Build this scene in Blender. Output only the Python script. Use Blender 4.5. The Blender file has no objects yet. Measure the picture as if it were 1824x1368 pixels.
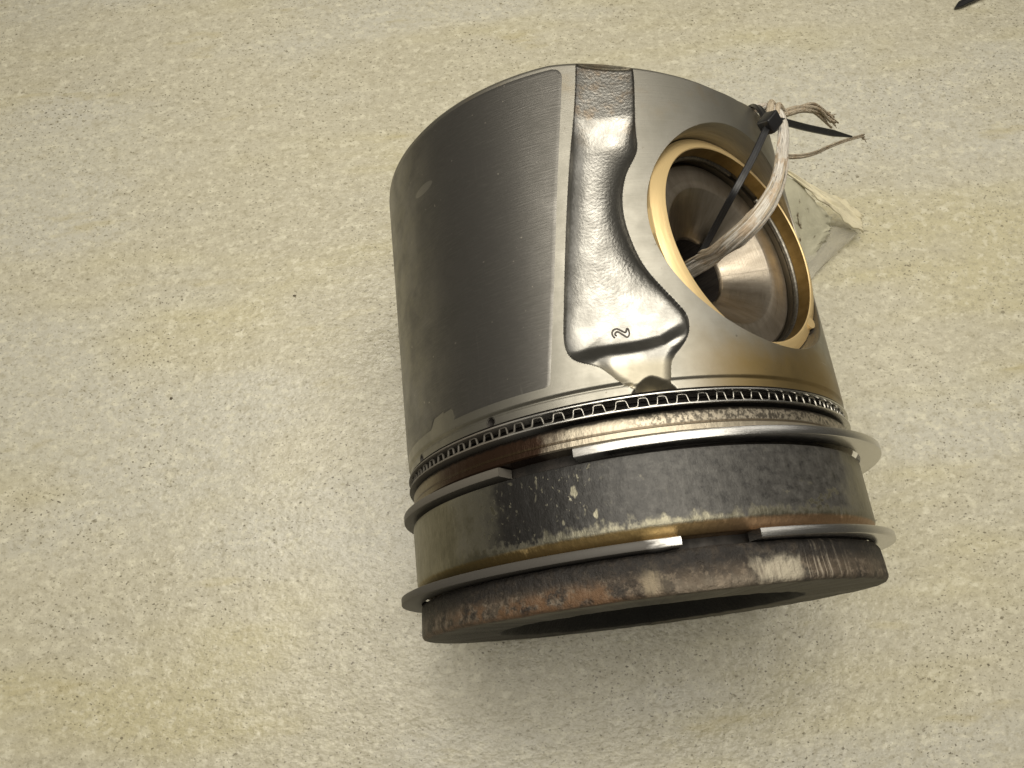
import bpy, math, random
import numpy as np
from mathutils import Matrix, Vector
random.seed(7); rng = np.random.default_rng(7)
S = 0.065                      # metres per piston radius; geometry below is written in radii
sc = bpy.context.scene
R_ = math.radians

# ------------------------------------------------------------------ camera, world, lamps
cd = bpy.data.cameras.new('camera'); cam = bpy.data.objects.new('camera', cd); sc.collection.objects.link(cam)
cd.sensor_width = 36; cd.lens = 28.115; cd.clip_start = 0.01; cd.clip_end = 50
rt = Vector((0.993418, -0.114547, 0.0)); up = Vector((0.107392, 0.931367, 0.347883)); bk = rt.cross(up).normalized()
up = bk.cross(rt).normalized(); rt.normalize()
M = Matrix((rt, up, bk)).transposed().to_4x4(); M.translation = Vector((-0.63057, -0.13667, 4.66212)) * S
cam.matrix_world = M; sc.camera = cam

w = bpy.data.worlds.new('World'); sc.world = w; w.use_nodes = True
w.node_tree.nodes['Background'].inputs[0].default_value = (1.0, 0.93, 0.78, 1)
w.node_tree.nodes['Background'].inputs[1].default_value = 0.065

def area(name, loc, target, sx, sy, energy, col):
    l = bpy.data.lights.new(name, 'AREA'); l.shape = 'RECTANGLE'; l.size = sx * S; l.size_y = sy * S
    l.energy = energy; l.color = col
    o = bpy.data.objects.new(name, l); sc.collection.objects.link(o)
    o.location = Vector(loc) * S
    o.rotation_euler = (Vector(target) * S - o.location).to_track_quat('-Z', 'Y').to_euler()
    return o
area('ceiling_panel', (-0.3, 2.3, 8.4), (-0.3, 2.2, 0), 8.0, 7.4, 3.3, (1.0, 0.94, 0.82))
area('ceiling_lamp', (-0.6, 3.4, 12.0), (-0.2, 2.2, 0), 1.2, 1.2, 0.65, (1.0, 0.93, 0.80))
area('fill_light', (14, 9, 13), (0, 1, 1), 9, 9, 1.2, (1.0, 0.95, 0.86))  # unseen broad fill added from the right for the ring highlights
vs = sc.view_settings
vs.view_transform = 'Standard'; vs.look = 'None'; vs.exposure = 0.0; vs.gamma = 1.0; vs.use_curve_mapping = False

# ------------------------------------------------------------------ node helpers
class NT:
    def __init__(s, name):
        s.m = bpy.data.materials.new(name); s.m.use_nodes = True
        s.t = s.m.node_tree; s.b = s.t.nodes['Principled BSDF']
    def n(s, typ, **k):
        x = s.t.nodes.new(typ)
        for a, v in k.items(): setattr(x, a, v)
        return x
    def put(s, sock, v):
        if hasattr(v, 'is_output') or isinstance(v, bpy.types.NodeSocket): s.t.links.new(v, sock)
        elif isinstance(v, (tuple, list)):
            sock.default_value = tuple(v) + ((1,) if len(v) == 3 and len(sock.default_value) == 4 else ())
        else: sock.default_value = v
    def uv(s): return s.n('ShaderNodeTexCoord').outputs['UV']
    def obj(s): return s.n('ShaderNodeTexCoord').outputs['Object']
    def map(s, v, sc_=(1, 1, 1), loc=(0, 0, 0), rot=(0, 0, 0)):
        x = s.n('ShaderNodeMapping'); s.put(x.inputs[0], v); x.inputs[1].default_value = loc
        x.inputs[2].default_value = rot; x.inputs[3].default_value = sc_; return x.outputs[0]
    def noise(s, v, scale, detail=3, rough=0.55, dist=0.0):
        x = s.n('ShaderNodeTexNoise'); s.put(x.inputs['Vector'], v)
        x.inputs['Scale'].default_value = scale; x.inputs['Detail'].default_value = detail
        x.inputs['Roughness'].default_value = rough; x.inputs['Distortion'].default_value = dist
        return x.outputs[0]
    def vor(s, v, scale, out='Distance', rnd=1.0):
        x = s.n('ShaderNodeTexVoronoi'); s.put(x.inputs['Vector'], v); x.inputs['Scale'].default_value = scale
        x.inputs['Randomness'].default_value = rnd; return x.outputs[out]
    def ss(s, v, a, b, lo=0.0, hi=1.0):            # smooth step (a may exceed b)
        x = s.n('ShaderNodeMapRange', interpolation_type='SMOOTHSTEP')
        s.put(x.inputs[0], v)
        if a > b: a, b, lo, hi = b, a, hi, lo
        for i, q in zip((1, 2, 3, 4), (a, b, lo, hi)): x.inputs[i].default_value = q
        return x.outputs[0]
    def ma(s, op, a, b=0.0):
        x = s.n('ShaderNodeMath', operation=op); s.put(x.inputs[0], a); s.put(x.inputs[1], b); return x.outputs[0]
    def mul(s, *a):
        r = a[0]
        for q in a[1:]: r = s.ma('MULTIPLY', r, q)
        return r
    def mix(s, f, a, b, mode='MIX'):
        x = s.n('ShaderNodeMix', data_type='RGBA', blend_type=mode)
        s.put(x.inputs[0], f); s.put(x.inputs[6], a); s.put(x.inputs[7], b); return x.outputs[2]
    def sep(s, v):
        x = s.n('ShaderNodeSeparateXYZ'); s.put(x.inputs[0], v); return x.outputs
    def bump(s, h, strength, dist, prev=None):
        x = s.n('ShaderNodeBump'); s.put(x.inputs['Height'], h)
        x.inputs['Strength'].default_value = strength; x.inputs['Distance'].default_value = dist * S
        if prev is not None: s.put(x.inputs['Normal'], prev)
        return x.outputs[0]
    def fin(s, col=None, rough=None, metal=None, nrm=None, **k):
        if col is not None: s.put(s.b.inputs['Base Color'], col)
        if rough is not None: s.put(s.b.inputs['Roughness'], rough)
        if metal is not None: s.put(s.b.inputs['Metallic'], metal)
        if nrm is not None: s.put(s.b.inputs['Normal'], nrm)
        for a, v in k.items(): s.put(s.b.inputs[a], v)
        return s.m

MT = {}
def mk_floor():
    t = NT('floor_vinyl'); o = t.map(t.obj(), (1 / S,) * 3)
    big = t.noise(o, 0.55, 4, .55); yel = t.noise(t.map(o, (.30, 1.15, 1), (3, 1.7, 0), (0, 0, .22)), 1.0, 4, .6)
    grn = t.noise(t.map(o, (1, 1.25, 1)), 21, 4, .65); blot = t.noise(t.map(o, (1, 1.4, 1), (4, 1, 0)), 8.5, 3, .55); fine = t.noise(o, 52, 3, .6)
    col = t.mix(t.ss(big, .35, .65), (0.545, 0.512, 0.395), (0.590, 0.557, 0.438))
    col = t.mix(t.mul(t.ss(yel, .48, .66), .50), col, (0.586, 0.529, 0.287))
    gry = t.noise(t.map(o, (.35, 1.0, 1), (7, 4, 0), (0, 0, -.15)), .9, 3, .55)
    col = t.mix(t.mul(t.ss(gry, .48, .62), .75), col, (0.580, 0.565, 0.489))
    col = t.mix(t.mul(t.ss(blot, .54, .68), .50), col, (0.732, 0.699, 0.546))
    col = t.mix(t.mul(t.ss(blot, .46, .34), .35), col, (0.470, 0.431, 0.310))
    col = t.mix(t.mul(t.ss(grn, .53, .66), .42), col, (0.781, 0.741, 0.575))
    col = t.mix(t.mul(t.ss(grn, .47, .34), .42), col, (0.366, 0.334, 0.236))
    col = t.mix(t.mul(t.ss(fine, .54, .70), .42), col, (0.378, 0.346, 0.241))
    clump = t.noise(t.map(o, (1, 1.3, 1), (9, 3, 0)), 14, 2, .45)
    col = t.mix(t.mul(t.ss(clump, .60, .70), .48), col, (0.800, 0.765, 0.610))
    soft = t.noise(t.map(o, (1, 1.3, 1), (2, 8, 0), (0, 0, .4)), 24, 2, .4)
    col = t.mix(t.mul(t.ss(soft, .60, .72), .42), col, (0.330, 0.300, 0.205))
    spv = t.map(o, (1, 1.35, 1), (0, 0, 0), (0, 0, .5))
    pat = t.noise(o, 1.6, 3, .6); dens = t.ss(pat, .32, .66, .25, 1.0)
    sp = t.noise(spv, 30, 2, .5)
    col = t.mix(t.mul(t.ss(sp, .63, .72), dens, .80), col, (0.183, 0.158, 0.103))
    sp2 = t.noise(t.map(spv, (1, 1, 1), (5, 9, 0)), 48, 1, .4)
    col = t.mix(t.mul(t.ss(sp2, .655, .73), dens, .85), col, (0.104, 0.087, 0.057))
    smear = t.noise(t.map(o, (1.2, 5, 1), (1, 2, 0), (0, 0, .12)), .8, 4, .6)
    col = t.mix(t.mul(t.ss(smear, .60, .74), .40), col, (0.464, 0.389, 0.161))
    emb = t.noise(t.map(o, (1, 1.3, 1), (0, 0, 0), (0, 0, .4)), 30, 3, .55)
    b = t.bump(emb, .38, .017); b = t.bump(t.noise(o, 5, 2, .5), .20, .05, b)
    return t.fin(col, t.ss(t.noise(o, 3, 3), .3, .7, .24, .34), 0.0, b, **{'Specular IOR Level': .5})
MT['floor'] = mk_floor()

def mk_steel():
    t = NT('machined_steel'); v = t.uv(); s_ = t.sep(v)
    turn = t.noise(t.map(v, (1.2, 260, 1)), 1.0, 2, .6)
    mott = t.noise(v, 7, 4, .6); fine = t.noise(t.map(v, (6, 60, 1)), 1.0, 3, .6)
    col = t.mix(t.ss(mott, .3, .7), (.30, .288, .25), (.37, .355, .312))
    col = t.mix(t.mul(t.ss(fine, .45, .75), .25), col, (.36, .34, .29))
    edge = t.noise(v, 5, 3, .6)
    stain = t.mul(t.ss(t.ma('ADD', s_[1], t.mul(edge, .22)), 1.16, .96), t.ss(s_[0], .20, .58), t.ss(s_[0], 1.45, .95))
    col = t.mix(t.mul(stain, .80), col, (.32, .215, .062))
    br = t.mul(t.ss(t.noise(v, 4.5, 4, .6), .52, .70), t.ss(s_[1], 1.7, 2.1), .45)
    col = t.mix(br, col, (.33, .27, .18))
    scr = t.mul(t.ss(t.noise(t.map(v, (3, 90, 1), (4, 2, 0), (0, 0, .35)), 1.0, 2, .5), .70, .76), .35)
    col = t.mix(scr, col, (.66, .64, .58))
    dk = t.mul(t.ss(t.noise(v, 40, 2, .5), .72, .78), .6)
    col = t.mix(dk, col, (.12, .10, .07))
    b = t.bump(turn, .12, .004)
    return t.fin(col, t.ss(mott, .3, .7, .52, .44), 1.0, b)
MT['steel'] = mk_steel()

def mk_cast():
    t = NT('cast_recess_metal'); v = t.uv(); s_ = t.sep(v)
    peb = t.noise(v, 84, 2, .5, .1); peb2 = t.noise(v, 30, 2, .5); mott = t.noise(v, 9, 4, .6)
    col = t.mix(t.ss(mott, .35, .68), (.22, .214, .198), (.34, .332, .31))
    rust = t.mul(t.ss(s_[1], 1.75, 2.02), t.ss(t.noise(v, 11, 4, .65), .46, .68), .42)
    col = t.mix(rust, col, (.34, .22, .11))
    neck = t.ss(s_[1], .91, .86)
    col = t.mix(t.mul(neck, .8), col, (.50, .46, .36))
    amp = t.ss(s_[1], 1.02, 1.25, .35, 1.0)
    h = t.mul(t.ma('ADD', peb, t.mul(peb2, .12)), amp)
    b = t.bump(h, .17, .009)
    return t.fin(col, t.ma('ADD', t.ss(mott, .3, .7, .39, .30), t.mul(neck, .25)), 1.0, b)
MT['cast'] = mk_cast()

def mk_coat():
    t = NT('graphite_skirt_coating'); v = t.uv(); s_ = t.sep(v)
    mott = t.noise(v, 6, 5, .6); weave = t.noise(t.map(v, (14, 150, 1)), 1.0, 3, .6)
    col = t.mix(t.ss(mott, .3, .7), (.130, .125, .114), (.178, .171, .158))
    col = t.mix(t.mul(t.ss(weave, .45, .75), .4), col, (.215, .204, .188))
    bounce = t.mul(t.ss(s_[0], -.62, -.95), t.ss(t.noise(v, 9, 5, .65), .40, .66), .75)  # patchy floor reflection painted into the left side of the coating
    col = t.mix(bounce, col, (.21, .20, .165))
    sp = t.ss(t.noise(v, 46, 1, .4), .765, .80)
    col = t.mix(t.mul(sp, .7), col, (.40, .37, .32))
    # pale oval rub mark
    ov = t.map(v, (1, 1, 1), (.735, -1.912, 0)); ov = t.map(ov, (1 / .070, 1 / .022, 1), (0, 0, 0), (0, 0, 0))
    x = t.n('ShaderNodeVectorMath', operation='LENGTH'); t.put(x.inputs[0], ov)
    col = t.mix(t.mul(t.ss(x.outputs['Value'], 1.05, .9), .6), col, (.34, .325, .29))
    scr = t.mul(t.ss(t.noise(t.map(v, (70, 4, 1), (2, 1, 0), (0, 0, .12)), 1.0, 3, .6), .60, .72), t.ss(t.noise(v, 3, 3), .45, .62), .30)
    col = t.mix(scr, col, (.28, .265, .24))
    b = t.bump(weave, .2, .004)
    return t.fin(col, t.ss(mott, .3, .7, .45, .35), .85, b, **{'Specular IOR Level': .6})
MT['coat'] = mk_coat()

def mk_land(dark):
    t = NT('carbon_stained_land' if dark else 'oil_stained_land'); v = t.uv(); s_ = t.sep(v)
    n1 = t.noise(v, 6, 5, .65); n2 = t.noise(t.map(v, (1, .55, 1)), 30, 4, .65)
    steel = t.mix(t.ss(n1, .3, .7), (.20, .188, .14), (.29, .272, .21))
    if dark:
        zz = t.ma('ADD', s_[1], t.mul(t.ma('SUBTRACT', n1, .5), .13))
        zz = t.ma('ADD', zz, t.mul(t.ma('SUBTRACT', n2, .5), .10))
        m = t.mul(t.ss(zz, .300, .335), t.ss(t.ma('ADD', s_[0], t.mul(t.ma('SUBTRACT', n1, .5), .5)), -.78, -.44),
                  t.ss(t.ma('ADD', s_[0], t.mul(t.ma('SUBTRACT', n1, .5), .5)), 1.10, .86))
        hol = t.ss(t.noise(t.map(v, (1, .6, 1), (3, 0, 0)), 20, 2, .5), .65, .70)
        hol = t.mul(hol, t.ss(s_[0], .15, -.1, .12, 1))
        hol3 = t.mul(t.ss(t.noise(t.map(v, (1, .7, 1), (1, 7, 0)), 52, 3, .6), .61, .66), t.ss(t.noise(v, 5, 2), .42, .55), t.ss(s_[0], .0, -.25))
        hol = t.ma('MAXIMUM', hol, hol3)
        hol2 = t.mul(t.ss(t.noise(t.map(v, (.6, 1, 1), (9, 4, 0)), 15, 4, .7), .56, .62), t.ss(s_[0], .45, .6), t.ss(s_[1], .44, .36))
        m = t.mul(m, t.ma('SUBTRACT', 1.0, hol), t.ma('SUBTRACT', 1.0, hol2))
        haze = t.mul(t.ss(s_[0], -.25, .20), t.ss(n2, .3, .7, .5, 1.0))
        soot = t.mix(haze, (.012, .011, .010), (.066, .063, .058))
        n3 = t.noise(t.map(v, (1, 1.2, 1), (6, 2, 0)), 26, 5, .75)
        soot = t.mix(t.mul(t.ss(n3, .50, .66), t.ss(s_[0], -.4, .15, .05, .40)), soot, (.118, .113, .104))
        soot = t.mix(t.mul(t.ss(n3, .48, .36), .6), soot, (.010, .0095, .009))
        col = t.mix(m, steel, soot)
        g = t.ss(t.ma('ADD', s_[1], t.mul(t.ma('SUBTRACT', n2, .5), .012)), .304, .292)
        gc = t.mix(t.ss(s_[0], -.9, -.2), (.24, .19, .09), (.44, .315, .14))
        gc = t.mix(t.ss(s_[0], .0, .5), gc, (.40, .265, .16))
        col = t.mix(g, col, gc)
        metal = t.ma('SUBTRACT', 1.0, t.mul(m, .8)); rough = t.ma('ADD', .44, t.mul(m, .04))
    else:
        speck = t.ss(t.noise(t.map(v, (1, .8, 1)), 58, 5, .75), .45, .55); up_ = t.ss(s_[1], .640, .648)
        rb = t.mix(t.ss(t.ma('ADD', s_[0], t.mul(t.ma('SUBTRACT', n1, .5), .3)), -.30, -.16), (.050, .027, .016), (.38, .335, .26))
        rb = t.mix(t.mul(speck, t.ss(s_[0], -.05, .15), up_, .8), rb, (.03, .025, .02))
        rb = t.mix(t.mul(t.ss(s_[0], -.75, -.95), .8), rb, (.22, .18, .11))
        top = t.ss(t.ma('ADD', s_[1], t.mul(t.ma('SUBTRACT', n2, .5), .03)), .676, .686)
        col = t.mix(t.mul(top, .9), rb, (.015, .012, .010))
        line = t.mul(t.ss(s_[1], .634, .639), t.ss(s_[1], .648, .643))
        col = t.mix(t.mul(line, .8), col, (.06, .04, .02))
        metal = t.mix(.5, (.9, .9, .9), (.6, .6, .6)); rough = .40
    b = t.bump(n2, .40, .008)
    return t.fin(col, rough, metal, b)
MT['land1'] = mk_land(True); MT['land2'] = mk_land(False)

def mk_crown():
    t = NT('burnt_crown_steel'); v = t.uv(); s_ = t.sep(v)
    n1 = t.noise(v, 5, 5, .65); n2 = t.noise(v, 34, 5, .7); n3 = t.noise(v, 13, 5, .65); st = t.noise(t.map(v, (34, 5, 1)), 1.0, 3, .6)
    body = t.ss(s_[1], .058, .068)
    col = t.mix(t.ss(n3, .35, .65), (.028, .023, .019), (.105, .082, .060))
    col = t.mix(t.mul(t.ss(n2, .48, .64), .6), col, (.23, .185, .138))
    org = t.mul(t.ss(t.ma('ADD', n3, t.mul(t.ma('SUBTRACT', n1, .5), .8)), .44, .60), t.ss(s_[0], .05, -.15), t.ss(s_[0], -1.0, -.55), t.ss(s_[1], .175, .11))
    col = t.mix(t.mul(org, .68), col, (.150, .077, .034))
    col = t.mix(t.mul(t.ss(st, .56, .76), t.ss(n3, .4, .6), .22), col, (.27, .225, .17))
    def scuff(a, b, z0, z1, k):
        nn = t.mul(t.ma('SUBTRACT', n3, .5), .16)
        u_ = t.ma('ADD', s_[0], nn); vv = t.ma('ADD', s_[1], t.mul(nn, .6))
        return t.mul(t.ss(u_, a - .03, a + .03), t.ss(u_, b + .03, b - .03), t.ss(vv, z0 - .02, z0 + .015), t.ss(vv, z1 + .03, z1 - .02), t.ss(st, .32, .52, .25, 1), k)
    col = t.mix(scuff(.375, .56, .085, .170, .85), col, (.50, .45, .35))
    col = t.mix(scuff(.005, .05, .075, .17, .6), col, (.42, .35, .24))
    col = t.mix(scuff(.08, .36, .07, .11, .45), col, (.30, .25, .19))
    lines = t.mul(t.ss(t.noise(t.map(v, (88, 1.5, 1)), 1.0, 2, .5), .54, .62), t.ss(s_[0], .54, .60), t.ss(s_[0], .86, .72), t.ss(s_[1], .075, .1))
    col = t.mix(t.mul(lines, .75), col, (.38, .33, .26))
    up_ = t.ss(t.ma('ADD', s_[1], t.mul(t.ma('SUBTRACT', n3, .5), .12)), .132, .172)
    col = t.mix(t.mul(up_, t.ss(n2, .35, .6, .6, 1.0), .95), col, (.018, .0165, .016))
    edge = t.mul(t.ss(s_[1], .056, .068), t.ss(s_[1], .098, .080), t.ss(s_[0], .2, -.2))
    col = t.mix(t.mul(edge, t.ss(n2, .35, .55), .55), col, (.15, .088, .05))
    fc = t.mix(t.ss(n3, .35, .65), (.095, .085, .062), (.145, .130, .096))
    fc = t.mix(t.ss(n2, .5, .7), fc, (.05, .044, .033)); fc = t.mix(t.mul(t.ss(s_[0], -.35, -.85), .75), fc, (.045, .039, .030))
    fc = t.mix(t.mul(t.ss(s_[1], .056, .046), t.ss(t.ma('ADD', s_[0], t.mul(t.ma('SUBTRACT', n1, .5), .4)), .35, -.10), .9), fc, (.018, .016, .013))
    soot = t.ss(s_[1], .0, -.05)  # near black inside the bowl
    fc = t.mix(soot, fc, (.009, .0085, .0075))
    col = t.mix(body, fc, col)
    b = t.bump(n2, .70, .018); b = t.bump(t.mul(st, body), .14, .006, b); b = t.bump(t.noise(v, 75, 3, .7), .4, .008, b)
    return t.fin(col, t.ss(n1, .3, .7, .66, .52), t.mul(body, t.ss(st, .4, .7, .10, .35)), b, **{'Specular IOR Level': .35})
MT['crown'] = mk_crown()

def simple(name, col, rough, metal, nscale=0, bump=0, var=.15, stretch=(1, 1, 1), src='uv', **k):
    t = NT(name)
    if nscale:
        v = t.uv() if src == 'uv' else t.map(t.obj(), (1 / S,) * 3)
        n1 = t.noise(t.map(v, stretch), nscale, 4, .6)
        c = t.mix(t.ss(n1, .3, .7), tuple(x * (1 - var) for x in col), tuple(min(1, x * (1 + var)) for x in col))
        b = t.bump(n1, bump, .01) if bump else None
        return t.fin(c, t.ss(n1, .3, .7, rough * 1.15, rough * .88), metal, b, **k)
    return t.fin(col, rough, metal, None, **k)
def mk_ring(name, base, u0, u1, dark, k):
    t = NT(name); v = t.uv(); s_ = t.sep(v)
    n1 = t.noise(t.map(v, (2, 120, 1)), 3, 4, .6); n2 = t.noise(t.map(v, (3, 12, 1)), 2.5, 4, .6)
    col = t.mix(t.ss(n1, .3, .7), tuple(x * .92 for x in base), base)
    film = t.ss(t.ma('ADD', s_[0], t.mul(t.ma('SUBTRACT', n2, .5), .25)), u0, u1)  # darker and less metallic towards the left of the ring
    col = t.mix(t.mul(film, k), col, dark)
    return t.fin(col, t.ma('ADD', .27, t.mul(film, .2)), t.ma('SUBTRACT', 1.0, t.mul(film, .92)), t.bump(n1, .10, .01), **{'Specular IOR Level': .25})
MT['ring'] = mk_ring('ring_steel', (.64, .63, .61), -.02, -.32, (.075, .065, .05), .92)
MT['groove'] = simple('groove_soot_hole_shade', (.022, .018, .015), .6, .2, 14, .3, .5)  # soot in the ring grooves; shade painted black in the holes
MT['topring'] = mk_ring('dark_left_ring_steel', (.64, .63, .61), .115, .03, (.045, .040, .034), .95)
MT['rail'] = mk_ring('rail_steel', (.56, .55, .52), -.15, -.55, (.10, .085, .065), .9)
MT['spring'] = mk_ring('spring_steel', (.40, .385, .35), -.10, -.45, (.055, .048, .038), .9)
MT['brass'] = simple('bronze_bushing', (.66, .495, .25), .45, .5, 1.0, .12, .07, (3, 90, 1))
def mk_brassin():
    t = NT('stained_shaded_bore'); v = t.uv(); s_ = t.sep(v)
    n1 = t.noise(v, 7, 4, .6)
    col = t.mix(t.ss(n1, .3, .7), (.26, .175, .065), (.36, .25, .10))  # bronze darkened for oil stain and, in part, for painted shade
    col = t.mix(t.ss(s_[1], .058, .07), col, (.20, .175, .135))
    return t.fin(col, .42, 1.0, t.bump(t.noise(t.map(v, (3, 90, 1)), 1.0, 3), .12, .006))
MT['brassin'] = mk_brassin()
MT['bore'] = simple('bore_steel', (.34, .32, .27), .46, 1, 1.0, .15, .12, (2, 90, 1))
MT['circlip'] = simple('circlip_steel', (.16, .15, .13), .35, 1, 8, .1, .3)
MT['nylon'] = simple('black_nylon', (.013, .013, .014), .34, 0, 30, .12, .2, src='obj')
MT['crumb'] = simple('dark_crumb', (.11, .09, .06), .8, 0, 60, .4, .4, src='obj')
MT['digit'] = simple('stamped_edge', (.10, .088, .08), .5, .6, 40, .1, .3, src='obj')
def mk_pin():
    t = NT('gudgeon_pin_steel'); v = t.uv()          # u = angle about the pin, v = profile length
    turn = t.noise(t.map(v, (1.5, 300, 1)), 1.0, 2, .6); n1 = t.noise(v, 8, 4, .6)
    scr = t.noise(t.map(v, (60, 3, 1)), 1.0, 3, .6)
    col = t.mix(t.ss(n1, .3, .7), (.31, .27, .215), (.41, .36, .295))
    col = t.mix(t.mul(t.ss(scr, .55, .75), .25), col, (.30, .25, .20))
    b = t.bump(turn, .35, .004)
    t.fin(col, .33, 1.0, b); t.put(t.b.inputs['Anisotropic'], .55)
    return t.m
MT['pin'] = mk_pin()
def mk_cord(name, c0, c1, c2, dk):
    t = NT(name); v = t.uv()                          # u = along, v = around
    f = t.noise(t.map(v, (.7, 6.5, 1)), 3.0, 4, .7); p = t.noise(t.map(v, (.8, .6, 1)), 2.2, 4, .6)
    d = t.noise(t.map(v, (.6, 6, 1), (4, 4, 0)), 2.6, 4, .75)
    col = t.mix(t.ss(f, .38, .62), c0, c1); col = t.mix(t.mul(t.ss(p, .50, .62), .8), col, c2)
    col = t.mix(t.mul(t.ss(d, .55, .66), dk), col, (.07, .06, .05))
    return t.fin(col, .75, 0, t.bump(f, .7, .02), **{'Specular IOR Level': .3})
MT['cord'] = mk_cord('weathered_cord', (.56, .51, .43), (.86, .82, .75), (.56, .42, .28), .9)
MT['strand'] = mk_cord('frayed_fibre', (.46, .38, .27), (.66, .57, .44), (.42, .30, .18), .3)
def mk_film(name, col, stain, alpha):
    t = NT(name); v = t.uv()
    n1 = t.noise(v, 3, 4, .6); st = t.noise(t.map(v, (1, 1, 1), (2.3, .6, 0)), 4.2, 4, .65)
    c = t.mix(t.ss(n1, .35, .65), col, tuple(x * .86 for x in col))
    c = t.mix(t.mul(t.ss(st, .585, .67), stain), c, (.085, .055, .025))
    return t.fin(c, .38, 0, t.bump(t.noise(v, 9, 3, .6), .35, .02), **{'Transmission Weight': alpha, 'IOR': 1.2, 'Subsurface Weight': 0.0})
MT['film'] = mk_film('cloudy_plastic_film', (.54, .52, .39), 1.0, .06)
MT['flap'] = mk_film('pale_plastic_flap', (.80, .735, .53), .35, .0)
MT['sheer'] = mk_film('sheer_plastic_film', (.74, .71, .60), .0, .0)

# ------------------------------------------------------------------ mesh helpers
PHI_UP = R_(9.77)
def zm(z): return ((1.244e-4 * z + 1.0878e-2) * z + 1.00591) * z - .0132    # axial scale of the measured profile
Xw = np.array([-math.sin(PHI_UP), math.cos(PHI_UP), 0]); Nw = np.array([math.cos(PHI_UP), math.sin(PHI_UP), 0])
def W(p):                                              # piston frame (radii) -> world (radii)
    p = np.asarray(p, float)
    return np.stack([p @ Xw, zm(p[..., 2]), p @ Nw + 1.0], -1)
root = bpy.data.objects.new('piston', None); sc.collection.objects.link(root)
root.location = (0, 1.1 * S, 0); root.empty_display_size = .02
ML = Matrix(((Xw[0], Xw[1], 0, 0), (0, 0, 1, -1.1 * S), (Nw[0], Nw[1], 0, S), (0, 0, 0, 1)))

def mesh(name, V, F, mat, uv=None, smooth=True, parent=None, local=False):
    V = np.array(V, float)
    if local: V[:, 2] = zm(V[:, 2])
    V = V * S
    me = bpy.data.meshes.new(name)
    org = Vector((0, 0, 0))
    if not local and parent is None:
        c = V.mean(0); c[2] = V[:, 2].min(); V = V - c; org = Vector(c)
    if isinstance(F, np.ndarray) and F.ndim == 2:
        nf, k = F.shape
        me.vertices.add(len(V)); me.vertices.foreach_set('co', V.ravel().astype(np.float32))
        me.loops.add(nf * k); me.loops.foreach_set('vertex_index', F.ravel().astype(np.int32))
        me.polygons.add(nf); me.polygons.foreach_set('loop_start', (np.arange(nf) * k).astype(np.int32))
        me.update(calc_edges=True)
    else:
        me.from_pydata(V.tolist(), [], [list(map(int, f)) for f in F])
    me.validate()
    if uv is not None:
        li = np.zeros(len(me.loops), np.int32); me.loops.foreach_get('vertex_index', li)
        l = me.uv_layers.new(name='UVMap'); l.data.foreach_set('uv', np.asarray(uv, float)[li].ravel().astype(np.float32))
    me.materials.append(mat)
    if smooth: me.polygons.foreach_set('use_smooth', [True] * len(me.polygons))
    o = bpy.data.objects.new(name, me); sc.collection.objects.link(o)
    if local:
        o.parent = parent or root
        o.matrix_local = ML if parent is None else Matrix.Identity(4)
    elif parent is not None:
        o.parent = parent
        pl = parent.location.copy(); pp = parent.parent
        while pp: pl += pp.location; pp = pp.parent
        o.location = -pl
    else: o.location = org
    return o
def part(name, V, F, mat, uv=None, smooth=True, parent=None): return mesh(name, V, F, mat, uv, smooth, parent, True)
def tag(o, label, cat, group=None):
    o['label'] = label; o['category'] = cat
    if group: o['group'] = group
    return o
def gridF(nr, nc, wrap=False):
    r = np.arange(nr - 1)[:, None]; c = np.arange(nc if wrap else nc - 1)[None, :]
    c2 = (c + 1) % nc
    return np.stack([r * nc + c, r * nc + c2, (r + 1) * nc + c2, (r + 1) * nc + c], -1).reshape(-1, 4)
def sstep(x, a, b):
    t = np.clip((x - a) / (b - a), 0, 1); return t * t * (3 - 2 * t)
def densify(prof, step):
    out = [prof[0]]
    for a, b in zip(prof[:-1], prof[1:]):
        k = max(1, int(math.hypot(b[0] - a[0], b[1] - a[1]) / step))
        for i in range(1, k + 1): out.append((a[0] + (b[0] - a[0]) * i / k, a[1] + (b[1] - a[1]) * i / k))
    return np.array(out)
def vnoise(u, v, seed, n=10, fmin=3, fmax=30):         # cheap smooth pseudo-noise
    g = np.random.default_rng(seed); r = np.zeros(np.broadcast(u, v).shape)
    for i in range(n):
        a = g.uniform(0, 6.28); f = g.uniform(fmin, fmax)
        r = r + np.sin(f * (np.cos(a) * u + np.sin(a) * v) + g.uniform(0, 6.28))
    return r / math.sqrt(n)
def auto(o, deg=35):
    me = o.data
    bpy.context.view_layer.objects.active = o
    e = np.zeros(len(me.edges), bool)
    import bmesh
    bm = bmesh.new(); bm.from_mesh(me)
    for ed in bm.edges:
        if len(ed.link_faces) == 2 and ed.calc_face_angle(0) > R_(deg): ed.smooth = False
    bm.to_mesh(me); bm.free()
    return o
def revolve(name, prof, mat, cols=480, rough=0.0, seed=1, parent=None, uvv=None):
    prof = np.asarray(prof, float)
    ph = np.linspace(-math.pi, math.pi, cols, endpoint=False)
    r = np.repeat(prof[:, 0][:, None], cols, 1); z = np.repeat(prof[:, 1][:, None], cols, 1)
    P = np.repeat(ph[None, :], len(prof), 0)
    if rough:
        d = vnoise(P, z * 1.0, seed, 14, 4, 60) * rough
        r = r + d * (r > .3); z = z + vnoise(P, z, seed + 1, 14, 4, 50) * rough * .7 * (r > .3)
    V = np.stack([r * np.cos(P), r * np.sin(P), z], -1).reshape(-1, 3)
    uv = np.stack([P, np.repeat((prof[:, 1] if uvv is None else uvv)[:, None], cols, 1)], -1).reshape(-1, 2)
    return auto(part(name, V, gridF(len(prof), cols, True), mat, uv, True, parent))

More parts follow.
